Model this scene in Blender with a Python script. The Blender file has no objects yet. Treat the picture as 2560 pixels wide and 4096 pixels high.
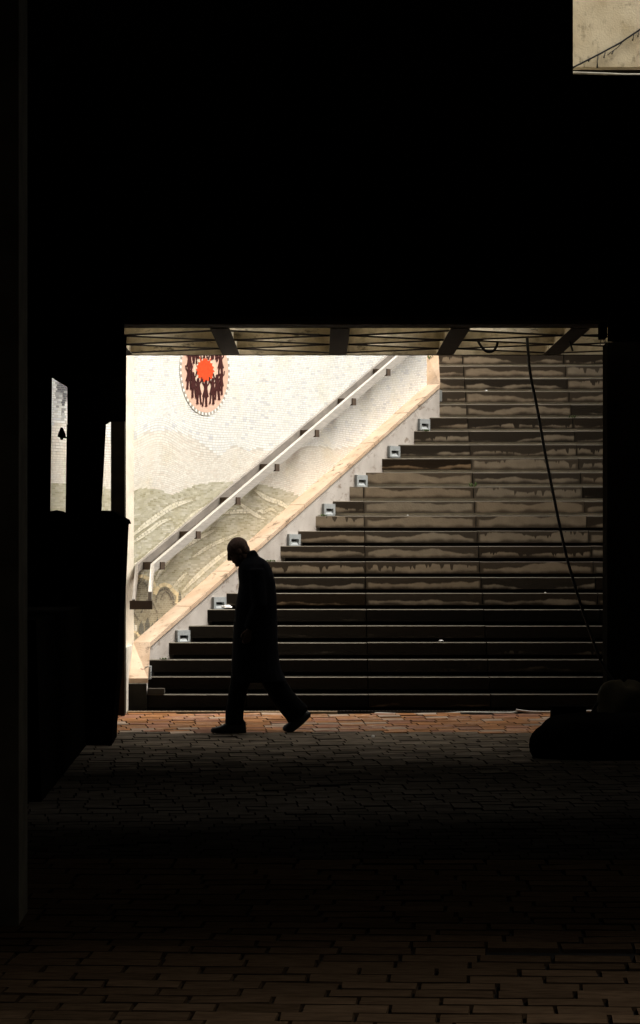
import bpy, bmesh, math, random
from mathutils import Vector, Matrix
R = math.radians
S = bpy.context.scene
COL = S.collection
random.seed(7)

# ------------------------------------------------------------------ camera
EYE = 1.43
F = 14000.0                       # focal length in units of a 2560-wide frame
cam_d = bpy.data.cameras.new('camera')
cam = bpy.data.objects.new('camera', cam_d)
COL.objects.link(cam)
cam.location = (0, 0, EYE)
cam.rotation_euler = (R(90), 0, 0)
cam_d.sensor_fit = 'HORIZONTAL'
cam_d.sensor_width = 24.0
cam_d.lens = 24.0 * F / 2560.0
cam_d.shift_y = 202.0 / 2560.0
cam_d.clip_start = 0.1
cam_d.clip_end = 1000
S.camera = cam

# ------------------------------------------------------------------ sky, sun, exposure
SUN_EL, SUN_AZ = 56.0, 88.0       # azimuth from +Y towards +X
w = bpy.data.worlds.new('World')
S.world = w
w.use_nodes = True
nt = w.node_tree
bg = nt.nodes['Background']
sky = nt.nodes.new('ShaderNodeTexSky')
sky.sky_type = 'NISHITA'
sky.sun_disc = False
sky.sun_elevation = R(SUN_EL)
sky.sun_rotation = R(SUN_AZ)
sky.dust_density = 6.0
sky.air_density = 1.2
hs = nt.nodes.new('ShaderNodeHueSaturation')
hs.inputs['Saturation'].default_value = 0.3
nt.links.new(sky.outputs[0], hs.inputs['Color'])
tint = nt.nodes.new('ShaderNodeMixRGB')
tint.blend_type = 'MULTIPLY'
tint.inputs[0].default_value = 1.0
tint.inputs[2].default_value = (1.0, 0.95, 0.865, 1)
nt.links.new(hs.outputs[0], tint.inputs[1])
nt.links.new(tint.outputs[0], bg.inputs['Color'])
bg.inputs['Strength'].default_value = 0.10
sun_d = bpy.data.lights.new('sun', 'SUN')
sun_d.energy = 2.9
sun_d.angle = R(45)
sun_d.color = (1.0, 0.965, 0.905)
sun = bpy.data.objects.new('sun', sun_d)
COL.objects.link(sun)
sd = Vector((math.sin(R(SUN_AZ)) * math.cos(R(SUN_EL)), math.cos(R(SUN_AZ)) * math.cos(R(SUN_EL)), math.sin(R(SUN_EL))))
sun.rotation_euler = (-sd).to_track_quat('-Z', 'Y').to_euler()
sun.location = (10, 40, 20)
vs = S.view_settings
vs.view_transform = 'Standard'
vs.look = 'None'
vs.gamma = 1.0
vs.exposure = 1.5
S.cycles.max_bounces = 8
S.cycles.diffuse_bounces = 5

# ------------------------------------------------------------------ helpers
def at(x, y, D):
    """point at distance D that the photograph shows at (x, y)"""
    return Vector(((x - 1280) * D / F, D, EYE - (y - 2250) * D / F))

def to_px(p):
    return 1280 + p[0] * F / p[1], 2250 + (EYE - p[2]) * F / p[1]

class MB:
    def __init__(s):
        s.v, s.f, s.c, s.uv = [], [], [], []
    def face(s, pts, col=None, uv=None):
        i = len(s.v)
        s.v += [tuple(p) for p in pts]
        s.f.append(tuple(range(i, i + len(pts))))
        s.c.append(col)
        s.uv.append(uv)
    def box(s, x0, x1, y0, y1, z0, z1, col=None):
        i = len(s.v)
        s.v += [(x0, y0, z0), (x1, y0, z0), (x1, y1, z0), (x0, y1, z0), (x0, y0, z1), (x1, y0, z1), (x1, y1, z1), (x0, y1, z1)]
        for q in ((0, 3, 2, 1), (4, 5, 6, 7), (0, 1, 5, 4), (1, 2, 6, 5), (2, 3, 7, 6), (3, 0, 4, 7)):
            s.f.append(tuple(i + k for k in q)); s.c.append(col); s.uv.append(None)
    def prism(s, poly, off, col=None):
        """polygon (list of points) pushed by the vector off"""
        n = len(poly); i = len(s.v); off = Vector(off)
        s.v += [tuple(p) for p in poly] + [tuple(Vector(p) + off) for p in poly]
        fs = [tuple(i + k for k in range(n)), tuple(i + n + k for k in reversed(range(n)))]
        for k in range(n):
            fs.append((i + k, i + n + k, i + n + (k + 1) % n, i + (k + 1) % n))
        for q in fs:
            s.f.append(q); s.c.append(col); s.uv.append(None)
    def hexa(s, b, t, col=None, side=None):
        """four bottom points, four top points"""
        i = len(s.v)
        s.v += [tuple(p) for p in b] + [tuple(p) for p in t]
        for n_, q in enumerate(((3, 2, 1, 0), (4, 5, 6, 7), (0, 1, 5, 4), (1, 2, 6, 5), (2, 3, 7, 6), (3, 0, 4, 7))):
            s.f.append(tuple(i + k for k in q)); s.c.append(side if side and n_ != 1 else col); s.uv.append(None)
    def tube(s, pts, r, n=8, r1=None, cap=True):
        pts = [Vector(p) for p in pts]; i0 = len(s.v); m = len(pts)
        up = Vector((0.13, 0.2, 1)).normalized()
        for k, p in enumerate(pts):
            d = (pts[min(k + 1, m - 1)] - pts[max(k - 1, 0)]).normalized()
            a = d.cross(up)
            if a.length < 1e-4: a = d.cross(Vector((1, 0, 0)))
            a.normalize(); b = d.cross(a).normalized()
            rr = r[k] if isinstance(r, (list, tuple)) else r
            for j in range(n):
                t = 2 * math.pi * j / n
                s.v.append(tuple(p + a * (rr * math.cos(t)) + b * (rr * math.sin(t))))
        for k in range(m - 1):
            for j in range(n):
                s.f.append((i0 + k * n + j, i0 + k * n + (j + 1) % n, i0 + (k + 1) * n + (j + 1) % n, i0 + (k + 1) * n + j)); s.c.append(None); s.uv.append(None)
        if cap:
            s.f.append(tuple(i0 + j for j in reversed(range(n)))); s.c.append(None); s.uv.append(None)
            s.f.append(tuple(i0 + (m - 1) * n + j for j in range(n))); s.c.append(None); s.uv.append(None)
    def loft(s, rings, cap=True):
        """rings: lists of n points each"""
        i0 = len(s.v); n = len(rings[0])
        for r in rings: s.v += [tuple(p) for p in r]
        for k in range(len(rings) - 1):
            for j in range(n):
                s.f.append((i0 + k * n + j, i0 + k * n + (j + 1) % n, i0 + (k + 1) * n + (j + 1) % n, i0 + (k + 1) * n + j)); s.c.append(None); s.uv.append(None)
        if cap:
            s.f.append(tuple(i0 + j for j in reversed(range(n)))); s.c.append(None); s.uv.append(None)
            m = len(rings) - 1
            s.f.append(tuple(i0 + m * n + j for j in range(n))); s.c.append(None); s.uv.append(None)
    def ellipsoid(s, c, rx, ry, rz, M=None, nu=20, nv=12):
        c = Vector(c); rings = []
        for a in range(nv + 1):
            th = -math.pi / 2 + math.pi * (a + 0.02) / (nv + 0.04); ring = []
            for b in range(nu):
                ph = 2 * math.pi * b / nu
                p = Vector((rx * math.cos(th) * math.cos(ph), ry * math.cos(th) * math.sin(ph), rz * math.sin(th)))
                if M: p = M @ p
                ring.append(c + p)
            rings.append(ring)
        s.loft(rings)
    def build(s, name, m, parent=None, smooth=False, recalc=True):
        me = bpy.data.meshes.new(name)
        me.from_pydata(s.v, [], s.f)
        if any(c is not None for c in s.c):
            at_ = me.color_attributes.new('Col', 'FLOAT_COLOR', 'CORNER')
            i = 0
            for f, c in zip(s.f, s.c):
                c = c or (0.5, 0.5, 0.5)
                for _ in f:
                    at_.data[i].color = (c[0], c[1], c[2], 1); i += 1
        if any(u is not None for u in s.uv):
            ul = me.uv_layers.new(name='UVMap'); i = 0
            for f, u in zip(s.f, s.uv):
                for k in range(len(f)):
                    ul.data[i].uv = u[k] if u else (-1.0, -1.0); i += 1
        if recalc:
            b = bmesh.new(); b.from_mesh(me)
            bmesh.ops.recalc_face_normals(b, faces=b.faces)
            b.to_mesh(me); b.free()
        if smooth:
            for p in me.polygons: p.use_smooth = True
        o = bpy.data.objects.new(name, me)
        COL.objects.link(o)
        if m: me.materials.append(m)
        if parent: o.parent = parent
        return o

def tag(o, label=None, cat=None, group=None, kind=None):
    if label: o['label'] = label
    if cat: o['category'] = cat
    if group: o['group'] = group
    if kind: o['kind'] = kind
    return o

def empty(name, label, cat, group=None):
    o = bpy.data.objects.new(name, None)
    o.empty_display_size = 0.1
    COL.objects.link(o)
    return tag(o, label, cat, group)

# ------------------------------------------------------------------ materials
def mat(name, col, rough=0.8, metal=0.0, var=0.0, scale=6.0, col2=None, bump=0.0, bscale=60.0, spec=0.4, stretch=(1, 1, 1), detail=6.0, lo=0.35, hi=0.65, attr=None, speck=None, sst=(1, 1, 1.6)):
    m = bpy.data.materials.new(name); m.use_nodes = True
    n = m.node_tree.nodes; l = m.node_tree.links
    b = n['Principled BSDF']
    b.inputs['Roughness'].default_value = rough
    b.inputs['Metallic'].default_value = metal
    b.inputs['Specular IOR Level'].default_value = spec
    tc = n.new('ShaderNodeTexCoord'); mp = n.new('ShaderNodeMapping')
    mp.inputs['Scale'].default_value = stretch
    l.new(tc.outputs['Object'], mp.inputs[0])
    base = None
    if attr:
        a = n.new('ShaderNodeAttribute'); a.attribute_name = attr
        base = a.outputs['Color']
    if col2 or var:
        nz = n.new('ShaderNodeTexNoise'); nz.inputs['Scale'].default_value = scale; nz.inputs['Detail'].default_value = detail
        l.new(mp.outputs[0], nz.inputs['Vector'])
        rmp = n.new('ShaderNodeMapRange'); rmp.inputs[1].default_value = lo; rmp.inputs[2].default_value = hi
        l.new(nz.outputs['Fac'], rmp.inputs[0])
        mx = n.new('ShaderNodeMixRGB')
        l.new(rmp.outputs[0], mx.inputs[0])
        if base is not None:
            mu = n.new('ShaderNodeMixRGB'); mu.blend_type = 'MULTIPLY'; mu.inputs[0].default_value = 1
            l.new(base, mu.inputs[1])
            mx.inputs[1].default_value = (1, 1, 1, 1); c2 = col2 or (1 - var,) * 3
            mx.inputs[2].default_value = (*c2, 1)
            l.new(mx.outputs[0], mu.inputs[2]); l.new(mu.outputs[0], b.inputs['Base Color'])
        else:
            c2 = col2 or tuple(c * (1 - var) for c in col)
            mx.inputs[1].default_value = (*col, 1); mx.inputs[2].default_value = (*c2, 1)
            l.new(mx.outputs[0], b.inputs['Base Color'])
    elif base is not None:
        l.new(base, b.inputs['Base Color'])
    else:
        b.inputs['Base Color'].default_value = (*col, 1)
    if speck:
        def nz_(sc_, st_):
            mq = n.new('ShaderNodeMapping'); mq.inputs['Scale'].default_value = st_; l.new(tc.outputs['Object'], mq.inputs[0])
            q = n.new('ShaderNodeTexNoise'); q.inputs['Scale'].default_value = sc_; q.inputs['Detail'].default_value = 8; q.inputs['Roughness'].default_value = 0.65
            l.new(mq.outputs[0], q.inputs['Vector']); return q.outputs['Fac']
        ra = n.new('ShaderNodeMapRange'); ra.inputs[1].default_value = 0.54; ra.inputs[2].default_value = 0.64; l.new(nz_(9, sst), ra.inputs[0])
        rb = n.new('ShaderNodeMapRange'); rb.inputs[1].default_value = 0.42; rb.inputs[2].default_value = 0.6; l.new(nz_(1.4, (1, 1, 1)), rb.inputs[0])
        mm = n.new('ShaderNodeMath'); mm.operation = 'MULTIPLY'; l.new(ra.outputs[0], mm.inputs[0]); l.new(rb.outputs[0], mm.inputs[1])
        ms = n.new('ShaderNodeMixRGB'); l.new(mm.outputs[0], ms.inputs[0]); l.new(b.inputs['Base Color'].links[0].from_socket, ms.inputs[1]); ms.inputs[2].default_value = (*speck, 1)
        l.new(ms.outputs[0], b.inputs['Base Color'])
    if bump:
        nb = n.new('ShaderNodeTexNoise'); nb.inputs['Scale'].default_value = bscale; nb.inputs['Detail'].default_value = 5
        l.new(mp.outputs[0], nb.inputs['Vector'])
        bp = n.new('ShaderNodeBump'); bp.inputs['Strength'].default_value = bump; bp.inputs['Distance'].default_value = 0.01
        l.new(nb.outputs['Fac'], bp.inputs['Height']); l.new(bp.outputs[0], b.inputs['Normal'])
    return m

M = {}
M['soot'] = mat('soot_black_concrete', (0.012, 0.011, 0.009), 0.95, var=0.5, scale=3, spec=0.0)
M['redpaver'] = mat('red_clay_paver', (0.3, 0.12, 0.05), 0.7, attr='Col', col2=(0.6, 0.58, 0.56), scale=7, bump=0.4, bscale=30, stretch=(1, 4.0, 1), spec=0.05, speck=(0.66, 0.56, 0.46), sst=(0.8, 7, 1))  # pale streaks are painted wet glints
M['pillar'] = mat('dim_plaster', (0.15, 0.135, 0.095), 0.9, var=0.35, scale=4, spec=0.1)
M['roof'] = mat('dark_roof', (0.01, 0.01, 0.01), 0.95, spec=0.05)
M['dirt'] = mat('joint_dirt', (0.012, 0.010, 0.008), 0.95, var=0.4, scale=20, spec=0.1)
M['paver'] = mat('paver_clay', (0.2, 0.1, 0.05), 0.8, attr='Col', col2=(0.62, 0.60, 0.58), scale=9, bump=0.35, bscale=30, stretch=(1, 3.0, 1), spec=0.0)
M['rib'] = mat('pergola_concrete', (0.68, 0.61, 0.47), 0.85, col2=(0.42, 0.37, 0.25), scale=7, bump=0.3, lo=0.45, hi=0.7, speck=(0.12, 0.10, 0.06), sst=(0.7, 1, 2.5))
M['soffit'] = mat('dark_soffit', (0.045, 0.032, 0.02), 0.9, var=0.4, scale=8, spec=0.1)
M['stringer'] = mat('grey_plaster', (0.52, 0.48, 0.44), 0.85, col2=(0.40, 0.36, 0.325), scale=2.2, stretch=(2, 2, 0.9), bump=0.15, speck=(0.25, 0.2, 0.16))
M['stone'] = mat('pink_travertine', (0.60, 0.46, 0.34), 0.8, col2=(0.47, 0.33, 0.22), scale=4, bump=0.25, lo=0.3, hi=0.7, speck=(0.12, 0.08, 0.05))
M['grout'] = mat('mosaic_grout', (0.64, 0.61, 0.53), 0.9, var=0.25, scale=5)
M['tile'] = mat('glazed_tile', (0.7, 0.7, 0.65), 0.35, attr='Col', col2=(0.94, 0.91, 0.80), scale=2.6, lo=0.52, hi=0.8, spec=0.4)
M['steel'] = mat('brushed_steel', (0.52, 0.485, 0.44), 0.45, metal=0.25, var=0.2, scale=8, stretch=(1, 1, 12))
M['steeldark'] = mat('shaded_steel', (0.30, 0.27, 0.24), 0.5, metal=0.3, var=0.3, scale=5)
M['bracket'] = mat('bracket_steel', (0.10, 0.07, 0.05), 0.6, metal=0.3)
M['lampgrey'] = mat('grey_cast_metal', (0.36, 0.385, 0.39), 0.5, var=0.15, scale=30)
M['lampdark'] = mat('lamp_recess', (0.02, 0.02, 0.02), 0.7)
M['rubber'] = mat('black_cable', (0.012, 0.012, 0.012), 0.6)
M['whitecable'] = mat('white_cable', (0.75, 0.72, 0.65), 0.5)
M['paper'] = mat('white_paper', (0.8, 0.79, 0.77), 0.9)
M['moss'] = mat('weed_green', (0.06, 0.10, 0.02), 0.9)
M['iron'] = mat('drain_iron', (0.05, 0.04, 0.03), 0.6, metal=0.5)
M['tarp'] = mat('dark_tarpaulin', (0.005, 0.0046, 0.004), 0.95, var=0.4, scale=5, spec=0.0)
M['coat'] = mat('navy_coat', (0.004, 0.0045, 0.0065), 0.95, var=0.3, scale=14, spec=0.05)
M['trouser'] = mat('black_trousers', (0.004, 0.004, 0.004), 0.95, spec=0.05)
M['shoe'] = mat('black_leather', (0.012, 0.012, 0.012), 0.5, spec=0.3)
M['skin'] = mat('skin', (0.07, 0.04, 0.03), 0.7, spec=0.15)
M['hair'] = mat('grey_brown_hair', (0.14, 0.09, 0.078), 0.9, var=0.3, scale=60)
M['plaster'] = mat('stained_plaster', (0.66, 0.57, 0.40), 0.9, col2=(0.50, 0.41, 0.26), scale=3.5, bump=0.3, lo=0.4, hi=0.7, speck=(0.16, 0.12, 0.07), sst=(1.5, 1, 0.8))
M['cloth'] = mat('drab_cloth', (0.028, 0.023, 0.013), 0.95, var=0.4, scale=10, spec=0.1)
M['litebrown'] = mat('cream_stone', (0.58, 0.43, 0.27), 0.8, var=0.3, scale=12)

M['courtwall'] = mat('dark_court_render', (0.10, 0.09, 0.075), 0.9, var=0.4, scale=2)
M['pipe'] = mat('dusty_pipe', (0.26, 0.24, 0.19), 0.7, var=0.3, scale=12)
M['shaderiser'] = mat('shaded_concrete_recess', (0.05, 0.043, 0.034), 0.9, var=0.3, scale=7, spec=0.1)  # darker twin of the pale riser: shade put into the colour
M['strip'] = mat('cream_plaster', (0.74, 0.67, 0.55), 0.9, var=0.2, scale=6, bump=0.3)
M['endshade'] = mat('shade_dark_stone', (0.022, 0.019, 0.015), 0.9, var=0.4, scale=8, spec=0.05)

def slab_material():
    """concrete step slab: damp at the top edge, at the bottom and beside the joints, dry in a ragged band; low steps darkened as painted shade"""
    m = bpy.data.materials.new('damp_shaded_concrete'); m.use_nodes = True
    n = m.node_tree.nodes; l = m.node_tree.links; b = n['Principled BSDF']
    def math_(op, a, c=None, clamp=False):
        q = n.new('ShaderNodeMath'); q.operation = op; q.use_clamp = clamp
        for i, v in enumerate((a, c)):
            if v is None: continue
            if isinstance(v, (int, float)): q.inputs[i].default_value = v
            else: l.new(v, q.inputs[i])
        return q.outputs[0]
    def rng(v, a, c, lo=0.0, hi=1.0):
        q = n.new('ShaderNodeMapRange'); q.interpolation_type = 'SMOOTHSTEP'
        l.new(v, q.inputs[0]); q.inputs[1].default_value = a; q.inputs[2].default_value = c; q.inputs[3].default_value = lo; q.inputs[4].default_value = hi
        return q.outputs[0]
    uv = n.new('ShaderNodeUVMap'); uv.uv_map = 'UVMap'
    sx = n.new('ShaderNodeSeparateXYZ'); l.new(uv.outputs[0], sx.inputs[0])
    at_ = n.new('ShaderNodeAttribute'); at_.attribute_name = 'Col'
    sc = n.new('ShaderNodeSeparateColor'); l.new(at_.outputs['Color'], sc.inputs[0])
    seed, wet_shade, brown = sc.outputs[0], sc.outputs[1], sc.outputs[2]
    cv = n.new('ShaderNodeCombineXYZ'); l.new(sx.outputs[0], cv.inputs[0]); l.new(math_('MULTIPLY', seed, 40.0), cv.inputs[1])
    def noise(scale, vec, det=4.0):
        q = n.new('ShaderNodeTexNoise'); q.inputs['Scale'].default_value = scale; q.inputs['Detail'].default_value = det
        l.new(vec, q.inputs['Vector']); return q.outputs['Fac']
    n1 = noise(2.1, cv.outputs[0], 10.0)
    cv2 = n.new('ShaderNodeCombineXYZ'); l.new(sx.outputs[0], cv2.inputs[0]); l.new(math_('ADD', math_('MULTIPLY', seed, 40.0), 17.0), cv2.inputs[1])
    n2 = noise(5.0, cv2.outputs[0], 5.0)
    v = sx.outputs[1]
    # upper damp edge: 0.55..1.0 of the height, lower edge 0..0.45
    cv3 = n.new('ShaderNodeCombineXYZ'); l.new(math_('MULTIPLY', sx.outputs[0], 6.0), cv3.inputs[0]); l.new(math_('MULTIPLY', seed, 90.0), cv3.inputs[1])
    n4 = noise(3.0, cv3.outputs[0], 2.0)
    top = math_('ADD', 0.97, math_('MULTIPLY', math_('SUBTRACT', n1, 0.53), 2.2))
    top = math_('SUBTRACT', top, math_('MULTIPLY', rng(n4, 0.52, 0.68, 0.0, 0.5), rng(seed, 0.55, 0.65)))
    top = math_('SUBTRACT', top, math_('MULTIPLY', wet_shade, 0.9))
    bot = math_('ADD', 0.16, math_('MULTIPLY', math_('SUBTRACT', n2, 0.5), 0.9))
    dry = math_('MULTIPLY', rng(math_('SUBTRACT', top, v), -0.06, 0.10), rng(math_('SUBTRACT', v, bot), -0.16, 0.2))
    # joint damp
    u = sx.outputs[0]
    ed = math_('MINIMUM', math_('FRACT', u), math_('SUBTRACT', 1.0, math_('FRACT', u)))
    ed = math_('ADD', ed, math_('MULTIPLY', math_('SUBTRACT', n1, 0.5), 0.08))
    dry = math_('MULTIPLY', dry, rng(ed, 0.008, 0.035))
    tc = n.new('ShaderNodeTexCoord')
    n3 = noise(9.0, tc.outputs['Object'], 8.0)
    dry = math_('MULTIPLY', dry, rng(wet_shade, 0.80, 0.93, 1.0, 0.0))
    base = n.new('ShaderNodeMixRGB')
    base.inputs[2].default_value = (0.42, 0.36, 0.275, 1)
    wm = n.new('ShaderNodeMixRGB'); l.new(wet_shade, wm.inputs[0]); wm.inputs[1].default_value = (0.125, 0.104, 0.080, 1); wm.inputs[2].default_value = (0.009, 0.0075, 0.006, 1); l.new(wm.outputs[0], base.inputs[1])  # near-black end is painted shade for the low steps
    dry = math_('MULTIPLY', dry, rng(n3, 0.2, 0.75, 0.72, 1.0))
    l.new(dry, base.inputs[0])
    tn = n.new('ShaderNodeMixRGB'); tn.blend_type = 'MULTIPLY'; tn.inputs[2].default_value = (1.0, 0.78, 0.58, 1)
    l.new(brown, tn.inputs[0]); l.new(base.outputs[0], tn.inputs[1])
    # tread tops (no uv): dry concrete, near black on low steps as painted shade
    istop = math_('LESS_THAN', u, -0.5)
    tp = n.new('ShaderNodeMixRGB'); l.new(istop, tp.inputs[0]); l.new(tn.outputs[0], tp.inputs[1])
    tt = n.new('ShaderNodeMixRGB'); l.new(wet_shade, tt.inputs[0]); tt.inputs[1].default_value = (0.13, 0.115, 0.09, 1); tt.inputs[2].default_value = (0.012, 0.010, 0.008, 1)
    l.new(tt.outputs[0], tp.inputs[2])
    isn = math_('LESS_THAN', u, -1.5)  # nosing: paler on low steps, a painted highlight along the edge
    tq = n.new('ShaderNodeMixRGB'); l.new(isn, tq.inputs[0]); l.new(tp.outputs[0], tq.inputs[1]); tn2 = n.new('ShaderNodeMixRGB'); l.new(wet_shade, tn2.inputs[0]); tn2.inputs[1].default_value = (0.13, 0.115, 0.09, 1); tn2.inputs[2].default_value = (0.26, 0.235, 0.19, 1); l.new(tn2.outputs[0], tq.inputs[2])
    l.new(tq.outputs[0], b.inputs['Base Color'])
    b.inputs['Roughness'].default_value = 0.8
    b.inputs['Specular IOR Level'].default_value = 0.05
    bp = n.new('ShaderNodeBump'); bp.inputs['Strength'].default_value = 0.2; bp.inputs['Distance'].default_value = 0.01
    l.new(noise(60.0, tc.outputs['Object'], 5.0), bp.inputs['Height']); l.new(bp.outputs[0], b.inputs['Normal'])
    return m
M['slab'] = slab_material()
M['riser'] = mat('pale_concrete', (0.78, 0.71, 0.59), 0.9, var=0.3, scale=7, spec=0.2)

# ------------------------------------------------------------------ ground and paved floor
def zf(Y):
    if Y >= 33.4: return 0.0
    if Y >= 22: return -0.05 * (33.4 - Y)
    return -0.57 - 0.03 * (22 - Y)

g = MB()
ys = [-12, 0, 8, 14, 18, 22, 26, 30, 33.4, 34.4]
for a, b_ in zip(ys[:-1], ys[1:]):
    g.face([(-9, a, zf(a) - 0.022), (9, a, zf(a) - 0.022), (9, b_, zf(b_) - 0.022), (-9, b_, zf(b_) - 0.022)])
tag(g.build('floor_bed', M['dirt'], recalc=False), kind='structure')
g = MB()
g.face([(-400, -400, -2.2), (400, -400, -2.2), (400, 400, -2.2), (-400, 400, -2.2)])
tag(g.build('ground', M['dirt'], recalc=False), kind='structure')

def tilt(v):
    t = min(1, max(0, (v - 20) / 9.0)); t = t * t * (3 - 2 * t)
    return -0.05 + t * 0.17
rnd = random.Random(3)
pv = MB(); pr = MB()
v = 11.0; shear = 0.0; RW = 0.235
red = lambda a: (0.56 * a, 0.25 * a, 0.085 * a)
while v < 33.6:
    tl = tilt(v)
    shear -= tl * (0.25 if v < 23 else 0.17)
    u = -4.2 + rnd.uniform(0, 0.4)
    rw = (0.25 if v < 23 else 0.17) * rnd.uniform(0.97, 1.03)
    while u < 4.2:
        L = (rnd.choice((0.22, 0.22, 0.2, 0.24)) if v > 23 else rnd.choice((0.40, 0.38, 0.42, 0.41))) * rnd.uniform(0.95, 1.05)
        cx = u + L / 2 + (shear if v < 40 else 0); cy = v + rw / 2 + tl * cx
        if cy < 33.30 and not (0.98 < cx < 1.60 and 18.78 < cy < 19.03) and abs(cx) < 0.12 * cy + 1.2:
            gp = rnd.uniform(0.002, 0.0052) if v < 23 else rnd.uniform(0.0015, 0.0035)
            hl, hw = L / 2 - (gp if v < 23 else gp * 0.6), rw / 2 - gp
            ca, sa = math.cos(math.atan(tl)), math.sin(math.atan(tl))
            ja = rnd.uniform(-0.008, 0.008) if v < 23 else rnd.uniform(-0.003, 0.003)
            dz = rnd.uniform(-0.003, 0.003) + (rnd.random() < 0.06) * rnd.uniform(-0.008, 0.006)
            tx, ty = rnd.gauss(0, 0.008), rnd.gauss(0, 0.012)
            base, top = [], []
            for (a, b_) in ((-1, -1), (1, -1), (1, 1), (-1, 1)):
                for lst, ins, zz in ((base, 0, -0.03), (top, 0.008 if v < 23 else 0.004, 0)):
                    jj = 0.004 if v < 23 else 0.0012; lx = a * (hl - ins) + rnd.uniform(-jj, jj); ly = b_ * (hw - ins) + rnd.uniform(-jj, jj)
                    px = cx + lx * ca - ly * (sa + ja); py = cy + lx * (sa + ja) + ly * ca
                    lst.append((px, py, zf(py) + zz + dz + lx * tx + ly * ty))
            k = rnd.uniform(0.75, 1.2)
            if cy > 31.45 + 0.06 * math.sin(cx * 2): c = (0.46 * k, 0.34 * k, 0.25 * k) if rnd.random() < 0.14 else ((0.40 * k, 0.18 * k, 0.07 * k) if rnd.random() < 0.65 else (0.36 * k, 0.17 * k, 0.10 * k))  # the few pale bricks stand in for glints too
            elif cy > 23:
                t_ = min(1, max(0, (cy + rnd.uniform(-0.5, 0.5) - 28.0) / 3.0)) ** 1.8  # paving grows paler towards the stairs: light falloff put into the colour
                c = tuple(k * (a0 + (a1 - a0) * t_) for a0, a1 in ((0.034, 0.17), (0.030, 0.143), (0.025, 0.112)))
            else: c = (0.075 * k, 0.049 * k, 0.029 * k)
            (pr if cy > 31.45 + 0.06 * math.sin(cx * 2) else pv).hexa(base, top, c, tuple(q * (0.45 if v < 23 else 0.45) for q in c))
        u += L
    v += rw
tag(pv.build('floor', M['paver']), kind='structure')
tag(pr.build('brick_path', M['redpaver']), kind='structure')

# ------------------------------------------------------------------ underpass shell
ub = empty('underpass', 'dark concrete underpass hall framing the bright staircase', 'building')
def wall(name, x0, x1, y0, y1, z0, z1, m='soot', parent=ub):
    b_ = MB(); b_.box(x0, x1, y0, y1, z0, z1); return b_.build(name, M[m], parent)
HX = 9.0
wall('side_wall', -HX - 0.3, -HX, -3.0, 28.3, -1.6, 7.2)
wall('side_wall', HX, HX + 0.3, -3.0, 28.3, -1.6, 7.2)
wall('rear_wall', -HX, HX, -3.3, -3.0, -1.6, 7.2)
# roof with an unseen light well, added to light the near paving
WX0, WX1, WY0, WY1 = 6.0, 8.9, 12.6, 15.9
b_ = MB()
b_.box(-HX, HX, -3.0, WY0, 7.2, 7.5); b_.box(-HX, HX, WY1, 28.3, 7.2, 7.5)
b_.box(-HX, WX0, WY0, WY1, 7.2, 7.5); b_.box(WX1, HX, WY0, WY1, 7.2, 7.5)
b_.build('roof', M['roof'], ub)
# front wall above the opening, with a hole at the upper right
FY0, FY1 = 28.4, 28.9
FTOP = 15.0  # unseen height added to keep sky off the lower steps
FX = 14.0
hx0 = at(2292, 0, FY0).x; hz0 = at(0, 300, FY0).z
b_ = MB()
zl = at(0, 1283, FY1).z
b_.box(-FX, hx0, FY0, FY1, zl, FTOP)
b_.box(hx0, FX, FY0, FY1, zl, hz0)
b_.box(hx0 + 4.5, FX, FY0, FY1, hz0, FTOP)  # hole widened out of view to let more sky onto the plaster
b_.box(-FX, -3.1, FY0, FY1, -1.6, zl); b_.box(3.3, FX, FY0, FY1, -1.6, zl)
b_.box(-3.1, at(498, 0, FY1).x, FY0 + 0.02, FY1 - 0.01, at(0, 1500, FY0).z, zl - 0.001)
b_.box(at(2430, 0, FY1).x, 3.3, FY0 + 0.02, FY1 - 0.01, at(0, 1352, FY0).z, zl - 0.001)
b_.build('front_wall', M['soot'], ub)
# column at the right edge of the opening
cx0 = at(2429, 0, 31.0).x
b_ = MB(); b_.box(cx0, cx0 + 1.6, 31.0, 31.5, -0.15, 3.38); b_.build('column', M['soot'], ub)
# pale pillar close by on the left
pl = MB()
Dp = 19.9; xr = at(110, 0, Dp + 0.6).x
pl.box(xr - 0.7, xr, Dp, Dp + 0.6, zf(Dp) - 0.1, 7.2)
pl.build('pillar', M['pillar'], ub)
# side walls of the stair court
b_ = MB(); b_.box(4.3, 4.6, 28.9, 46, -0.2, 7.0); b_.build('court_wall', M['courtwall'], ub)

# lit plaster wall behind the hole at the upper right
pw = empty('plaster_wall', 'stained beige plaster wall lit behind the opening at the top right corner', 'wall')
Dw = 34.0
b_ = MB(); z0 = at(0, 268, Dw).z; x0 = at(2230, 0, Dw).x
b_.box(x0, x0 + 2.0, Dw, Dw + 0.2, z0, 7.6); b_.build('wall_face', M['plaster'], pw)
b_ = MB(); b_.box(x0, x0 + 2.0, Dw + 0.3, Dw + 0.5, z0 - 0.6, z0 + 0.1); b_.build('backing', M['soot'], pw)
b_ = MB(); b_.tube([at(2200, 290, Dw - 0.15), at(2300, 291, Dw - 0.15), at(2420, 295, Dw - 0.15), at(2500, 299, Dw - 0.15), at(2640, 298, Dw - 0.15)], 0.013, 8)
tag(b_.build('pipe', M['pipe'], smooth=True), 'pale thin pipe running under the lit beige plaster wall', 'pipe')
c_ = MB()
c_.tube([at(2240, 300, Dw - 0.03), at(2292, 270, Dw - 0.03), at(2400, 215, Dw - 0.03), at(2480, 172, Dw - 0.03), at(2560, 118, Dw - 0.03), at(2680, 40, Dw - 0.03)], 0.009, 6)
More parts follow.
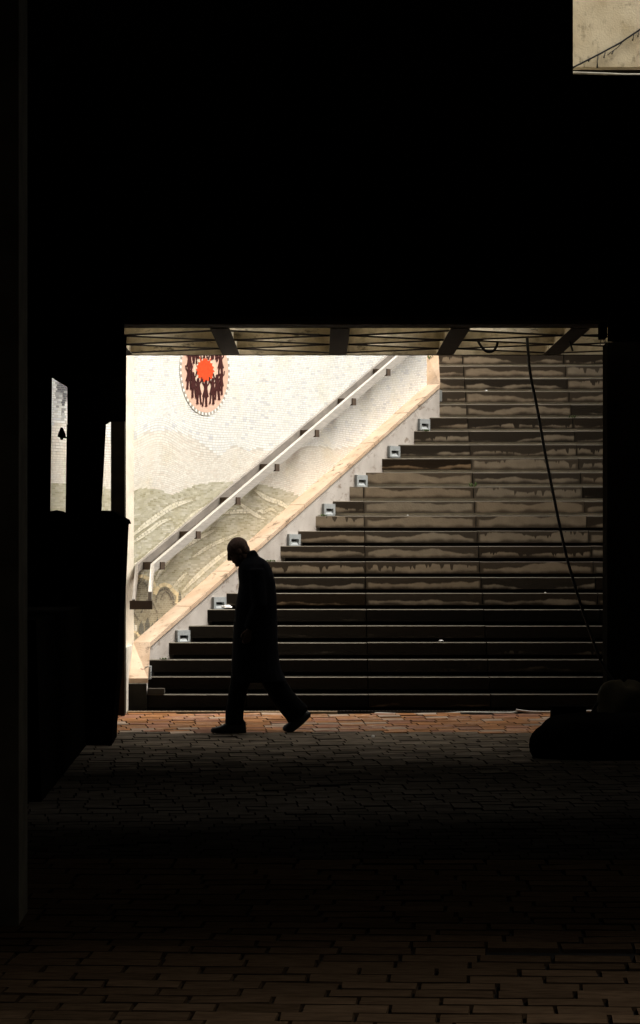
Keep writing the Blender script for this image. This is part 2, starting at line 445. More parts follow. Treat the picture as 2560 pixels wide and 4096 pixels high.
for (xx, yy, ln) in ((2392, 222, 50), (2421, 210, 22), (2453, 205, 12), (2536, 138, 25), (2556, 122, 26), (2360, 238, 8)):
    c_.tube([at(xx, yy, Dw - 0.03), at(xx - 3, yy + ln * .5, Dw - 0.035), at(xx - 8 + ln * .1, yy + ln, Dw - 0.03)], [0.006, 0.004, 0.009], 5)
c_.tube([at(2490, 168, Dw - 0.03), at(2470, 190, Dw - .03), at(2452, 203, Dw - 0.03), at(2430, 220, Dw - .03)], 0.004, 5)
tag(c_.build('cable', M['rubber'], smooth=True), 'thin black cable with tattered scraps slanting across the beige plaster wall', 'cable')

# ------------------------------------------------------------------ open concrete canopy with triangular coffers
pg = empty('coffered_canopy', 'concrete canopy of triangular open coffers over the foot of the stairs', 'canopy')
PZ0, PZ1 = 3.39, 4.2
PY0, PY1 = 28.9, 32.92
b_ = MB(); b_.box(-4.6, 4.3, PY1, PY1 + 0.14, PZ0 - 0.005, PZ1); b_.build('edge_beam', M['rib'], pg)
b_ = MB(); b_.box(-4.6, 4.3, PY0 + 0.004, PY0 + 0.45, PZ0 + 0.006, PZ1 - 0.03); b_.build('near_beam', M['rib'], pg)
RX = [-0.84 + 1.008 * i for i in range(-3, 5)]
for x in RX:
    b_ = MB(); b_.box(x - 0.083, x + 0.083, PY0 + 0.452, PY1, PZ0, PZ1); b_.build('main_rib', M['rib'], pg)
b_ = MB(); b_.box(-4.6, RX[2] - 0.085, PY0 + 0.46, PY1 - 0.01, PZ0 + 0.03, PZ1 - 0.04); b_.build('shade_slab', M['rib'], pg)  # slab added to keep sky off the floor at the left
zz = 1.24
for i in range(2, len(RX) - 1):
    xl, xr_ = RX[i] + 0.083, RX[i + 1] - 0.083
    par = i % 2
    for j in range(-1, 5):
        for h in (0, 1):
            ya = PY0 + 0.15 + zz * (j + 0.5 * par); yb = ya + zz / 2 * (1 if h == 0 else -1)
            if min(ya, yb) < PY0 + 0.52 or max(ya, yb) > PY1 - 0.02: continue
            d = Vector((xr_ - xl, yb - ya)).normalized(); nrm = None
            # bottom quad butted square against the main ribs
            e = 0.10 / max(0.2, d.x)
            bt = [(xl, ya - e, PZ0 + 0.004), (xr_, yb - e, PZ0 + 0.004), (xr_, yb + e, PZ0 + 0.004), (xl, ya + e, PZ0 + 0.004)]
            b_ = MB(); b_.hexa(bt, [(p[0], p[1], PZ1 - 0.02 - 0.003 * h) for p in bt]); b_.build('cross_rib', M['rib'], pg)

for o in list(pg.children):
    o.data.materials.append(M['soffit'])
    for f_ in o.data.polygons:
        if f_.normal.z < -0.9 or (o.name.startswith('edge_beam') and f_.normal.y < -0.9 and False): f_.material_index = 1  # downward faces get the darker soffit tone

# ------------------------------------------------------------------ stair geometry
RISE, GO = 0.16, 0.29
Yk = lambda k: 33.4 + GO * k
OUT = [(-1.67, 33.68), (-1.67, 34.27), (1.335, 39.10), (1.35, 43.0)]
INN = [(-1.84, 33.68), (-1.84, 34.45), (1.20, 39.35), (1.20, 43.0)]
ZC = [0.315, 0.647, 3.427, 3.427 + 0.552 * 3.9]
def xleft(Y):
    for (a, b2) in zip(OUT[:-1], OUT[1:]):
        if Y <= b2[1]: 
            t = (Y - a[1]) / (b2[1] - a[1]); return a[0] + max(0, t) * (b2[0] - a[0])
    return OUT[-1][0]
st = empty('staircase', 'wide dark concrete staircase of damp stained slabs rising behind the man', 'staircase')
JX = [-3.05, -1.88, -0.71, 0.465, 1.643, 2.81, 3.98, 4.6]
NST = 28
rs = random.Random(11)
for k in range(1, NST + 1):
    y0, z1 = Yk(k), RISE * k
    y1 = y0 + (0.36 if k < NST else 3.0)
    xl = xleft(y0) - 0.01; xr_ = 4.29
    b_ = MB()
    edges = [xl] + [j for j in JX if xl + 0.05 < j < xr_ - 0.05] + [xr_]
    for a, c in zip(edges[:-1], edges[1:]):
        g_ = 0.004; dz = rs.uniform(-0.002, 0.002); dy = rs.uniform(-0.004, 0.004)
        a_, c_ = a + (g_ if a > xl else 0), c - g_
        za, zb = z1 - 0.122, z1 + dz
        ya, yb = y0 + dy, y1
        ch = 0.0055
        wet_shade = max(0.0, rs.gauss(0.12, 0.25)) if rs.random() < 0.82 else rs.uniform(0.5, 0.9)
        if k <= 6: wet_shade = rs.uniform(0.88, 1.0)  # low slabs darkened by step: painted shade on top of the real damp
        elif k <= 8: wet_shade = rs.uniform(0.45, 0.84)
        elif k <= 11: wet_shade = rs.uniform(0.2, 0.6)
        elif k >= 17: wet_shade = rs.uniform(0.15, 0.7)
        colr = (rs.random(), min(1, wet_shade), 0.9 if rs.random() < 0.10 else rs.uniform(0.15, 0.4))
        ln = (c_ - a_) / 1.17; off = rs.randint(0, 50) + 1
        uvf = [(off + 0.0001, 0), (off + min(0.9999, ln), 0), (off + min(0.9999, ln), 1), (off + 0.0001, 1)]
        if ln < 0.97:
            uvf = [(off + 0.02, 0), (off + 0.02 + ln * .96, 0), (off + 0.02 + ln * .96, 1), (off + 0.02, 1)]
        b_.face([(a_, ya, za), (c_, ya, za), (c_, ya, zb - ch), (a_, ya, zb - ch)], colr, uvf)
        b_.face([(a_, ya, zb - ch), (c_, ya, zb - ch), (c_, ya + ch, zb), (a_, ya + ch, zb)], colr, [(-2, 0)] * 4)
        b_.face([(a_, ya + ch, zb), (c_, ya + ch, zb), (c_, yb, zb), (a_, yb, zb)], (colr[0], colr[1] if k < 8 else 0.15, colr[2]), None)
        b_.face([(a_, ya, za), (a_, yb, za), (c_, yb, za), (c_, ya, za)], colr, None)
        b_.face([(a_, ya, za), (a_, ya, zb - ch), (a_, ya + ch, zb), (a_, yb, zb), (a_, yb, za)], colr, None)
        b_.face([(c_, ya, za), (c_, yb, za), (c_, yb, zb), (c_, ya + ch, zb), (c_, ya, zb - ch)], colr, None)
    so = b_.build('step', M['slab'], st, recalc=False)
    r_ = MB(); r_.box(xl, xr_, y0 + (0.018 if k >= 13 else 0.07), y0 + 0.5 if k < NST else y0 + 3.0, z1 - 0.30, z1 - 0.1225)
    r_.build('riser', M['riser'] if k >= 13 else M['shaderiser'], so)  # low recesses take the tone with painted shade
b_ = MB()
b_.face([(-60, Yk(NST) + 2.9, RISE * NST - .01), (60, Yk(NST) + 2.9, RISE * NST - .01), (60, 130, RISE * NST - .01), (-60, 130, RISE * NST - .01)])
tag(b_.build('upper_plaza', M['riser'], recalc=False), kind='structure')

# ------------------------------------------------------------------ stringer wall with sloping coping
sw = empty('stair_side_wall', 'grey plastered stair side wall under a sloping pinkish stone coping', 'wall')
b_ = MB()
for i in range(3):
    o0, o1, i0, i1 = OUT[i], OUT[i + 1], INN[i], INN[i + 1]
    t = 0.045
    b_.hexa([(o0[0], o0[1], -0.2), (o1[0], o1[1], -0.2), (i1[0], i1[1], -0.2), (i0[0], i0[1], -0.2)],
            [(o0[0], o0[1], ZC[i] - t), (o1[0], o1[1], ZC[i + 1] - t), (i1[0], i1[1], ZC[i + 1] - t), (i0[0], i0[1], ZC[i] - t)])
b_.build('wall_face', M['stringer'], sw)
rc = random.Random(5)
for i, cnt in ((0, 1), (1, 8), (2, 5)):
    for q in range(cnt):
        t0, t1 = q / cnt, (q + 1) / cnt
        if i == 1: t1 -= 0.0012
        def lp(a, b2, t): return Vector((a[0] + (b2[0] - a[0]) * t, a[1] + (b2[1] - a[1]) * t))
        o0, o1 = lp(OUT[i], OUT[i + 1], t0), lp(OUT[i], OUT[i + 1], t1)
        n0, n1 = lp(INN[i], INN[i + 1], t0), lp(INN[i], INN[i + 1], t1)
        ov = 0.014
        def ex(o, n_): 
            d = (o - n_).normalized(); return o + d * ov
        e0, e1 = ex(o0, n0), ex(o1, n1)
        za, zb = ZC[i] + (ZC[i + 1] - ZC[i]) * t0, ZC[i] + (ZC[i + 1] - ZC[i]) * t1
        j0 = rc.uniform(-0.003, 0.003)
        bt = [(e0.x, e0.y, za - 0.044), (e1.x, e1.y, zb - 0.044), (n1.x, n1.y, zb - 0.044), (n0.x, n0.y, za - 0.044)]
        b_ = MB(); b_.hexa(bt, [(p[0], p[1], p[2] + 0.044 + j0) for p in bt])
        b_.build('coping_stone', M['stone'], sw)
b_ = MB(); b_.box(-1.845, -1.668, 33.655, 33.677, -0.2, 0.262); b_.build('end_shade_face', M['endshade'], sw)  # dark sheet added on the wall end as painted shade
b_ = MB(); b_.box(-1.66, -1.50, Yk(1) - 0.005, Yk(1) + 0.2, 0.163, 0.215); b_.build('end_block', M['shaderiser'], sw)

# ------------------------------------------------------------------ mosaic wall
mw = empty('mosaic_wall', 'tall wall covered in pale landscape mosaic beside the stairs', 'wall')
WT = 5.3
b_ = MB()
LX = -2.9; LY = INN[1][1] + (LX - INN[1][0]) * (INN[2][1] - INN[1][1]) / (INN[2][0] - INN[1][0])
b_.prism([(LX, LY, -0.2), (INN[2][0], INN[2][1], -0.2), (INN[2][0], INN[2][1], WT), (LX, LY, WT)], (-0.85 * .3, 0.527 * .3, 0))
b_.box(0.9, 1.2, 39.36, 43.0, 0, WT + 0.9)
b_.build('wall_core', M['grout'], mw)
b_ = MB(); b_.box(-1.975, -1.845, 33.05, 33.28, -0.2, WT); b_.build('end_pier', M['cloth'], mw)
b_ = MB(); b_.box(-1.975, -1.842, 33.282, 34.44, -0.2, 0.62); b_.build('low_pier', M['grout'], mw)

def interp(pts, x):
    if x <= pts[0][0]: return pts[0][1]
    for a, c in zip(pts[:-1], pts[1:]):
        if x <= c[0]:
            t = (x - a[0]) / (c[0] - a[0]); t = t * t * (3 - 2 * t) * 0.5 + t * 0.5
            return a[1] + (c[1] - a[1]) * t
    return pts[-1][1]
OLIVE = [(190, 1930), (300, 1935), (400, 1940), (490, 1985), (525, 1965), (583, 1951), (641, 1962), (694, 1981), (741, 1954), (789, 1936), (863, 1928), (948, 1928), (1032, 1936), (1101, 1951), (1154, 1965), (1196, 1986), (1300, 2030)]
PALE = [(190, 1700), (300, 1680), (400, 1720), (490, 1795), (527, 1764), (567, 1732), (620, 1722), (694, 1722), (747, 1737), (800, 1769), (842, 1801), (879, 1825), (911, 1795), (943, 1782), (995, 1801), (1032, 1793), (1075, 1801), (1120, 1830), (1160, 1818), (1200, 1793), (1239, 1784), (1290, 1786), (1335, 1798), (1370, 1790), (1419, 1788), (1500, 1800)]
BANDS = [([(525, 2145), (560, 2115), (600, 2085), (680, 2030), (730, 2010), (770, 2000)], 10), ([(530, 2170), (600, 2120), (640, 2090), (683, 2074)], 8),
         ([(519, 2267), (560, 2245), (599, 2214), (694, 2135), (779, 2055), (850, 2010)], 10), ([(620, 2320), (650, 2270), (694, 2214), (768, 2166), (863, 2116)], 9),
         ([(768, 2230), (842, 2182), (948, 2135)], 7), ([(689, 2351), (745, 2290)], 7), ([(726, 2367), (800, 2293), (890, 2219), (960, 2185)], 9),
         ([(1017, 1960), (1064, 1992), (1122, 2013), (1160, 2040)], 9), ([(948, 2008), (1022, 2060), (1060, 2075)], 7), ([(890, 2052), (960, 2045), (1010, 2050)], 8),
         ([(1020, 2062), (1035, 2040), (1055, 2052), (1065, 2040), (1085, 2036), (1105, 2050)], 6)]
TOWN = [(530, 2341), (545, 2316), (562, 2304), (600, 2320), (615, 2341), (617, 2378), (630, 2351), (646, 2340), (662, 2338), (680, 2348), (689, 2362), (710, 2383), (705, 2415)]
LINES = [[(562, 2452), (593, 2394), (628, 2452)], [(520, 2430), (552, 2480)], [(640, 2400), (650, 2375), (662, 2366), (676, 2378), (684, 2400)]]
TREES = [(717, 2362, 2412, 7), (735, 2385, 2410, 7), (563, 2483, 2535, 11), (588, 2470, 2530, 10), (608, 2490, 2520, 9), (628, 2468, 2500, 8)]
def dseg(px, py, pts):
    best = 1e9
    for a, c in zip(pts[:-1], pts[1:]):
        dx, dy = c[0] - a[0], c[1] - a[1]; L2 = dx * dx + dy * dy
        t = max(0, min(1, ((px - a[0]) * dx + (py - a[1]) * dy) / L2))
        best = min(best, math.hypot(px - a[0] - t * dx, py - a[1] - t * dy))
    return best
rt = random.Random(21)
UDX = Vector((INN[2][0] - INN[1][0], INN[2][1] - INN[1][1], 0)).normalized()
def tile_col(px, py):
    j = rt.uniform(0.95, 1.035)
    if py > interp(OLIVE, px):
        q = rt.random(); c = (0.48, 0.455, 0.345) if q < 0.6 else ((0.55, 0.525, 0.43) if q < 0.84 else (0.385, 0.36, 0.25))
        for pts, wd in BANDS:
            d = dseg(px, py, pts)
            if d < wd + 4: c = (0.385, 0.355, 0.245)
        if px < 722 and py > interp([(500, 2350), (530, 2341), (562, 2304), (615, 2341), (620, 2378), (662, 2338), (710, 2383), (722, 2383)], px):
            c = (0.33, 0.30, 0.215) if rt.random() < 0.6 else (0.25, 0.225, 0.16)
    elif py > interp(PALE, px):
        c = (0.75, 0.715, 0.645) if rt.random() < 0.8 else (0.71, 0.655, 0.575)
        if py < interp(PALE, px) + 5: c = (0.62, 0.585, 0.52)
    else:
        q = rt.random()
        c = (0.77, 0.77, 0.74) if q < 0.75 else ((0.71, 0.72, 0.715) if q < 0.95 else (0.61, 0.62, 0.635))
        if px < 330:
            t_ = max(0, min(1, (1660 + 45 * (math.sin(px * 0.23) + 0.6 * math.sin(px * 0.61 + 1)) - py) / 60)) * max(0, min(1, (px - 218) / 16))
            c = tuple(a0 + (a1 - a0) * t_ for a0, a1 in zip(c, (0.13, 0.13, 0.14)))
    return tuple(v_ * j for v_ in c)
def warp(px, py):
    """how far the courses bow upward here, in metres"""
    d = 0.0
    for (cx, cy, sx, up, dn, a) in ((640, 1730, 95, 80, 260, 0.16), (960, 1790, 55, 60, 160, 0.07), (1250, 1790, 110, 60, 220, 0.16), (880, 1935, 120, 40, 130, 0.05), (583, 1955, 60, 40, 120, 0.04)):
        e = py - cy
        wv = math.exp(-(e / (up if e < 0 else dn)) ** 2)
        d += a * wv * (math.exp(-((px - cx) / sx) ** 2) - 0.35)
    return d
tb = MB()
def tiles(P0, P1, s0, s1, zlo, tw, th, nrm, cover):
    d = Vector((P1[0] - P0[0], P1[1] - P0[1], 0)); Ls = d.length; d /= Ls
    nr = int((WT - 0.1 - zlo(0)) / th); s_ = None
    for r in range(-10, nr + 12):
        zc = zlo(0) + r * th
        s = s0 - rt.uniform(0, tw)
        while s < s1:
            wl = tw * rt.uniform(0.75, 1.25); a, c = max(s, s0) + 0.0022, min(s + wl, s1) - 0.0022
            s += wl
            if c - a < 0.012: continue
            pts = []
            for (ss, zo) in ((a, -1), (c, -1), (c, 1), (a, 1)):
                p = Vector((P0[0], P0[1], 0)) + d * ss
                z = zc + zo * (th / 2 - 0.0018)
                px, py = to_px((p.x, p.y, z))
                z += warp(px, py) if cover else 0
                pts.append(Vector((p.x, p.y, z)) + nrm * (0.004 + rt.uniform(-0.0006, 0.0006)))
            m_ = (pts[0] + pts[2]) / 2
            sm = (a + c) / 2
            if m_.z < zlo(sm) - 0.02 or m_.z > WT - 0.03: continue
            px, py = to_px(m_)
            tb.face(pts, tile_col(px, py))
DL = math.hypot(INN[2][0] - INN[1][0], INN[2][1] - INN[1][1])
NRM = Vector((INN[2][1] - INN[1][1], -(INN[2][0] - INN[1][0]), 0)).normalized()
tiles(INN[1], INN[2], 0.0, DL, lambda s: ZC[1] + (ZC[2] - ZC[1]) * s / DL, 0.062, 0.0195, NRM, True)
tiles((LX, LY), INN[1], 0.0, math.hypot(INN[1][0] - LX, INN[1][1] - LY) - 0.15, lambda s: 0.8, 0.062, 0.0195, NRM, True)
tb.build('mosaic_tiles', M['tile'], mw, recalc=False)
b_ = MB(); a_, c_ = Vector((INN[1][0], INN[1][1], 0)), UDX
q0, q1 = a_ - UDX * 0.15, a_ - UDX * 0.004
b_.hexa([(p.x, p.y, 0.3) for p in (q0, q1, q1 + NRM * 0.012, q0 + NRM * 0.012)], [(p.x, p.y, WT) for p in (q0, q1, q1 + NRM * 0.012, q0 + NRM * 0.012)])
b_.build('end_strip', M['strip'], mw)
# ribbons of small tiles: ridges, roof lines and trees of the landscape
def wallpt(px, py, h):
    q = (px - 1280) / F; sl_ = UDX.x / UDX.y
    D = (INN[1][0] - sl_ * INN[1][1]) / (q - sl_)
    return at(px, py, D) + NRM * h
def smooth(pts, n_=8):
    P = [Vector((a, c, 0)) for a, c in pts]; out = []
    for i in range(len(P) - 1):
        p0, p1, p2, p3 = P[max(i - 1, 0)], P[i], P[i + 1], P[min(i + 2, len(P) - 1)]
        for t in [j / n_ for j in range(n_)]:
            out.append(0.5 * ((2 * p1) + (p2 - p0) * t + (2 * p0 - 5 * p1 + 4 * p2 - p3) * t * t + (3 * p1 - p0 - 3 * p2 + p3) * t ** 3))
    return out + [P[-1]]
rbn = MB()
def ribbon(pts, wd, cols, rows=2, step=13, taper=True, h=0.0062):
    P = smooth(pts); L = [0]
    for a, c in zip(P[:-1], P[1:]): L.append(L[-1] + (c - a).length)
    def pos(d):
        d = max(0, min(L[-1], d))
        for i in range(len(P) - 1):
            if d <= L[i + 1]:
                t = (d - L[i]) / max(1e-6, L[i + 1] - L[i]); tg = (P[i + 1] - P[i]).normalized(); return P[i].lerp(P[i + 1], t), Vector((-tg.y, tg.x, 0))
    for r in range(rows):
        d = rt.uniform(-step, 0)
        while d < L[-1]:
            a, c = max(0, d) + 0.5, min(L[-1], d + step * rt.uniform(0.8, 1.2)) - 0.5; d += step
            if c - a < 2: continue
            (pa, na), (pc, nc) = pos(a), pos(c)
            def w_(q):
                f = q / L[-1]; return wd * (min(1, 0.35 + 2.5 * min(f, 1 - f)) if taper else 1)
            qs = []
            for p_, n_, q in ((pa, na, a), (pc, nc, c)):
                lo, hi = -w_(q) + 2 * w_(q) * r / rows + 0.4, -w_(q) + 2 * w_(q) * (r + 1) / rows - 0.4
                qs.append((p_ + n_ * lo, p_ + n_ * hi))
            k = rt.uniform(0.9, 1.06); cc = rt.choice(cols)
            rbn.face([wallpt(v_.x, v_.y, h) for v_ in (qs[0][0], qs[1][0], qs[1][1], qs[0][1])], tuple(q * k for q in cc))
CREAM = [(0.66, 0.62, 0.50), (0.70, 0.66, 0.54), (0.62, 0.58, 0.45)]
for pts, wd in BANDS: ribbon(pts, wd * 1.05, CREAM, 2, 14)
GOLD = [(0.62, 0.51, 0.31), (0.68, 0.58, 0.38)]; DK = [(0.13, 0.12, 0.095), (0.18, 0.16, 0.12)]
ribbon(TOWN[:6], 8, GOLD, 1, 11, False, 0.0066); ribbon(TOWN[5:], 8, GOLD, 1, 11, False, 0.0069)
for pts in LINES: ribbon(pts, 3.5, DK, 1, 16, False, 0.0066)
ribbon([(622, 2410), (626, 2380), (640, 2362), (660, 2356), (678, 2366), (690, 2392), (692, 2420)], 4, DK, 1, 10, False)
ribbon([(535, 2392), (548, 2345), (562, 2326), (580, 2336), (598, 2372)], 4, DK, 1, 10, False)
for (tx, ya, yb, hw) in TREES:
    y_ = ya
    while y_ < yb:
        w2 = hw * min(1, (y_ - ya) / 26 + 0.2)
        k = rt.uniform(0.8, 1.2)
        rbn.face([wallpt(a, c, 0.0072) for a, c in ((tx - w2, y_ + 6), (tx + w2, y_ + 6), (tx + w2 * 0.85, y_ + 0.8), (tx - w2 * 0.85, y_ + 0.8))], (0.11 * k, 0.115 * k, 0.10 * k)); y_ += 6.5
for (x0_, y0_, n_) in ((514, 2500, 3), (514, 2508, 3), (514, 2516, 3)):
    for i in range(n_): rbn.face([wallpt(a, c, 0.0072) for a, c in ((x0_ + i * 11, y0_ + 7), (x0_ + i * 11 + 10, y0_ + 7), (x0_ + i * 11 + 10, y0_), (x0_ + i * 11, y0_))], (0.68, 0.65, 0.56))
ribbon([(514, 2548), (522, 2532), (535, 2527), (548, 2534), (556, 2550)], 5, GOLD, 1, 10, False)
rbn.build('mosaic_ribbons', M['tile'], mw, recalc=False)

# round medallion: ring of dancers round a red sun
UD = Vector((INN[2][0] - INN[1][0], INN[2][1] - INN[1][1], 0)).normalized()
Dm = 23.22 / (0.6206 - (818 - 1280) / F)
MC = at(818, 1482, Dm)
# snap on to the wall plane
MC = MC - NRM * ((MC - Vector((INN[1][0], INN[1][1], MC.z))).dot(NRM))
def mp_(u, v_, h): return MC + UD * u + Vector((0, 0, v_)) + NRM * h
rm = random.Random(4)
md = MB()
NR = 0.455
for ri in range(23):
    r0, r1 = ri * 0.0185, ri * 0.0185 + 0.0172
    nt_ = max(6, int(2 * math.pi * (r1) / 0.024)); ph = rm.random()
    for t in range(nt_):
        a0, a1 = (t + ph + 0.04) * 2 * math.pi / nt_, (t + ph + 0.96) * 2 * math.pi / nt_
        k = rm.uniform(0.92, 1.05)
        c = (0.74 * k, 0.47 * k, 0.37 * k) if r0 > 0.2 else (0.70 * k, 0.55 * k, 0.42 * k)
        md.face([mp_(r0 * math.cos(a0), r0 * math.sin(a0), 0.008), mp_(r1 * math.cos(a0), r1 * math.sin(a0), 0.008), mp_(r1 * math.cos(a1), r1 * math.sin(a1), 0.008), mp_(r0 * math.cos(a1), r0 * math.sin(a1), 0.008)], c)
mo = md.build('medallion', M['tile'], mw, recalc=False)
b_ = MB()
b_.prism([mp_((NR + 0.006) * math.cos(a * math.pi / 48), (NR + 0.006) * math.sin(a * math.pi / 48), 0.0062) for a in range(96)], -NRM * 0.003)
b_.build('bed', M['grout'], mo)
b_ = MB()
for t in range(92):
    a0, a1 = t * 2 * math.pi / 92, (t + 0.94) * 2 * math.pi / 92
    c = (0.8, 0.79, 0.75) if t % 2 else (0.33, 0.30, 0.26)
    b_.face([mp_(q * math.cos(a), q * math.sin(a), 0.0085) for q, a in ((0.428, a0), (0.455, a0), (0.455, a1), (0.428, a1))], c)
b_.build('border', M['tile'], mo, recalc=False)
M['sunred'] = mat('red_tile', (0.72, 0.075, 0.02), 0.4, var=0.25, scale=40)
M['figure'] = mat('maroon_tile', (0.055, 0.011, 0.010), 0.45, var=0.4, scale=60)
b_ = MB(); pts = []
for t in range(72):
    a = t * 2 * math.pi / 72
    k = 1 + (0.16 if t % 4 == 0 else (-0.03 if t % 4 == 2 else 0.03))
    if abs(math.cos(a)) < 0.75 and t % 6 == 0: k += 0.28
    pts.append(mp_(0.148 * k * math.cos(a), 0.108 * k * math.sin(a), 0.011))
b_.prism(pts, -NRM * 0.0015); b_.build('sun_disc', M['sunred'], mo)
FIG = [(-0.045, 0.0), (-0.02, 0.0), (-0.018, 0.03), (-0.012, 0.085), (-0.002, 0.085), (0.006, 0.02), (0.0, 0.0), (0.034, 0.0), (0.03, 0.03), (0.026, 0.085), (0.046, 0.088),
       (0.03, 0.13), (0.022, 0.165), (0.024, 0.185), (0.045, 0.205), (0.052, 0.245), (0.04, 0.248), (0.034, 0.214), (0.016, 0.2), (0.018, 0.225), (0.008, 0.24), (-0.008, 0.24), (-0.016, 0.225),
       (-0.013, 0.2), (-0.03, 0.214), (-0.044, 0.25), (-0.056, 0.245), (-0.043, 0.204), (-0.022, 0.185), (-0.02, 0.165), (-0.027, 0.13), (-0.042, 0.09), (-0.03, 0.086), (-0.034, 0.03)]
DAN = [(0.0, -0.365, 1.12), (-0.125, -0.345, 1.10), (0.128, -0.335, 1.10), (-0.215, -0.285, 1.08), (0.222, -0.29, 1.08), (-0.30, -0.205, 0.98), (0.288, -0.235, 1.0), (-0.285, -0.06, 0.98), (0.282, -0.045, 0.95),
       (-0.262, 0.09, 0.9), (0.255, 0.10, 0.9), (-0.185, 0.06, 0.85), (0.175, 0.12, 0.85), (-0.105, 0.115, 0.85), (0.10, 0.115, 0.85), (0.0, 0.125, 0.85)]
for i, (fx, fy, sc_) in enumerate(DAN):
    f = -1 if i % 2 else 1; sk = rm.uniform(-0.10, 0.10); wd = rm.uniform(1.15, 1.45)
    pts = [mp_(fx + (x * f * wd + sk * (y - 0.1)) * sc_, fy + y * sc_, 0.0125 + 0.0005 * (i % 4)) for (x, y) in FIG]
    b_ = MB(); b_.prism(pts, -NRM * 0.002); b_.build('dancer', M['figure'], mo)

# ------------------------------------------------------------------ handrail
hr = empty('handrail', 'double flat steel handrail climbing the mosaic wall', 'handrail')
def rail_path(off):
    """plan offset from the mosaic wall; three points with heights"""
    p0 = Vector((-1.84 + off, 33.80)); p1 = Vector((-1.84 + off, 34.45 - off * 0.78)); 
    q = Vector((INN[2][0], INN[2][1])) + Vector((NRM.x, NRM.y)) * off
    return [(p0.x, p0.y, 1.372 - 0.56 * (p1.y - p0.y)), (p1.x, p1.y, 1.372), (q.x, q.y, 1.372 + 0.5575 * (q.y - p1.y))]
for off, th_, hh in ((0.215, 0.035, 0.090), (0.055, 0.03, 0.084)):
    b_ = MB(); P = rail_path(off); Q = rail_path(off - th_)
    for i in range(2):
        z = hh / 2
        b_.hexa([(P[i][0], P[i][1], P[i][2] - z), (P[i + 1][0], P[i + 1][1], P[i + 1][2] - z), (Q[i + 1][0], Q[i + 1][1], P[i + 1][2] - z), (Q[i][0], Q[i][1], P[i][2] - z)],
                [(P[i][0], P[i][1], P[i][2] + z), (P[i + 1][0], P[i + 1][1], P[i + 1][2] + z), (Q[i + 1][0], Q[i + 1][1], P[i + 1][2] + z), (Q[i][0], Q[i][1], P[i][2] + z)])
    b_.build('rail', M['steel'] if off > 0.1 else M['steeldark'], hr)
PF = rail_path(0.215)
def bracket(s_t, y_):
    t = (y_ - PF[1][1]) / (PF[2][1] - PF[1][1]); c = Vector(PF[1]).lerp(Vector(PF[2]), t)
    b_ = MB(); hw = 0.037; z0, z1 = c.z - 0.078, c.z - 0.002
    base = c - NRM * 0.21
    e = c + NRM * 0.012
    a = [base - UD * hw, base + UD * hw, e + UD * hw, e - UD * hw]
    b_.hexa([(p.x, p.y, z0) for p in a], [(p.x, p.y, z1) for p in a])
    b_.build('bracket', M['bracket'], hr)
for y_ in (34.40, 34.95, 35.58, 36.22, 36.90, 37.55, 38.18):
    bracket(0, y_)
b_ = MB(); P0 = PF[0]
b_.box(-1.838, P0[0] + 0.006, P0[1] - 0.012, P0[1] + 0.03, P0[2] - 0.125, P0[2] - 0.041)
b_.build('bracket', M['bracket'], hr)

# ------------------------------------------------------------------ step lights
def step_light(c, d, n_, label):
    e = empty('step_light', label, 'step light', 'step lights along the stair side wall')
    e.location = c
    d = Vector(d); n_ = Vector(n_); U = Vector((0, 0, 1))
    def P(a, h, q): return d * a + U * h + n_ * q
    W, H = 0.112, 0.063
    f = MB()
    def bar(a0, a1, h0, h1, q0, q1, b__):
        b__.hexa([P(a0, h0, q0), P(a1, h0, q0), P(a1, h0, q1), P(a0, h0, q1)], [P(a0, h1, q0), P(a1, h1, q0), P(a1, h1, q1), P(a0, h1, q1)])
    bar(-W, W, 0.012, H, -0.02, 0.03, f)           # upper plate
    bar(-W, W, -H, -0.048, -0.02, 0.03, f)         # lower lip
    bar(-W, -0.072, -0.0475, 0.0115, -0.02, 0.03, f)
    bar(0.072, W, -0.0475, 0.0115, -0.02, 0.03, f)
    f.build('frame', M['lampgrey'], e)
    b__ = MB(); b__.face([P(-0.072, -0.048, 0.001), P(0.072, -0.048, 0.001), P(0.072, 0.012, 0.001), P(-0.072, 0.012, 0.001)])
    b__.build('recess', M['lampdark'], e, recalc=False)
    b__ = MB(); b__.face([P(-0.071, -0.047, 0.028), P(0.071, -0.047, 0.028), P(0.071, -0.008, 0.004), P(-0.071, -0.008, 0.004)])
    b__.build('louvre', M['lampgrey'], e, recalc=False)
    for sx in (-1, 1):
        for sz in (-1, 1):
            b__ = MB(); b__.ellipsoid(P(sx * (W - 0.010), sz * (H - 0.008), 0.031), 0.003, 0.003, 0.003, nu=6, nv=4)
            b__.build('screw', M['lampdark'], e)
    return e
SD = Vector((OUT[2][0] - OUT[1][0], OUT[2][1] - OUT[1][1], 0)).normalized()
SN = Vector((SD.y, -SD.x, 0))
LL = [(726, 2546, 'square grey step light above the white stair litter, lowest on the slanting wall face'),
      (871, 2413, 'square grey step light just left of the man in the dark coat'),
      (1021, 2286, 'square grey step light on the slanting wall right behind the walking man'),
      (1171, 2161, 'square grey step light up and right of the man, beside the mossy slab end'),
      (1310, 2039, 'square grey step light fourth from the top of the slanting wall'),
      (1440, 1924, 'square grey step light third from the top of the slanting wall'),
      (1571, 1807, 'square grey step light second from the top of the slanting wall'),
      (1691, 1699, 'square grey step light topmost on the slanting wall face')]
LL[0] = (726, 2546, 'square grey step light lowest on the slanting wall face, left of the litter')
for (x, y, lab) in LL:
    q = (x - 1280) / F; sl = (OUT[2][0] - OUT[1][0]) / (OUT[2][1] - OUT[1][1])
    D = (OUT[1][0] - sl * OUT[1][1]) / (q - sl)
    step_light(at(x, y, D), SD, SN, lab)
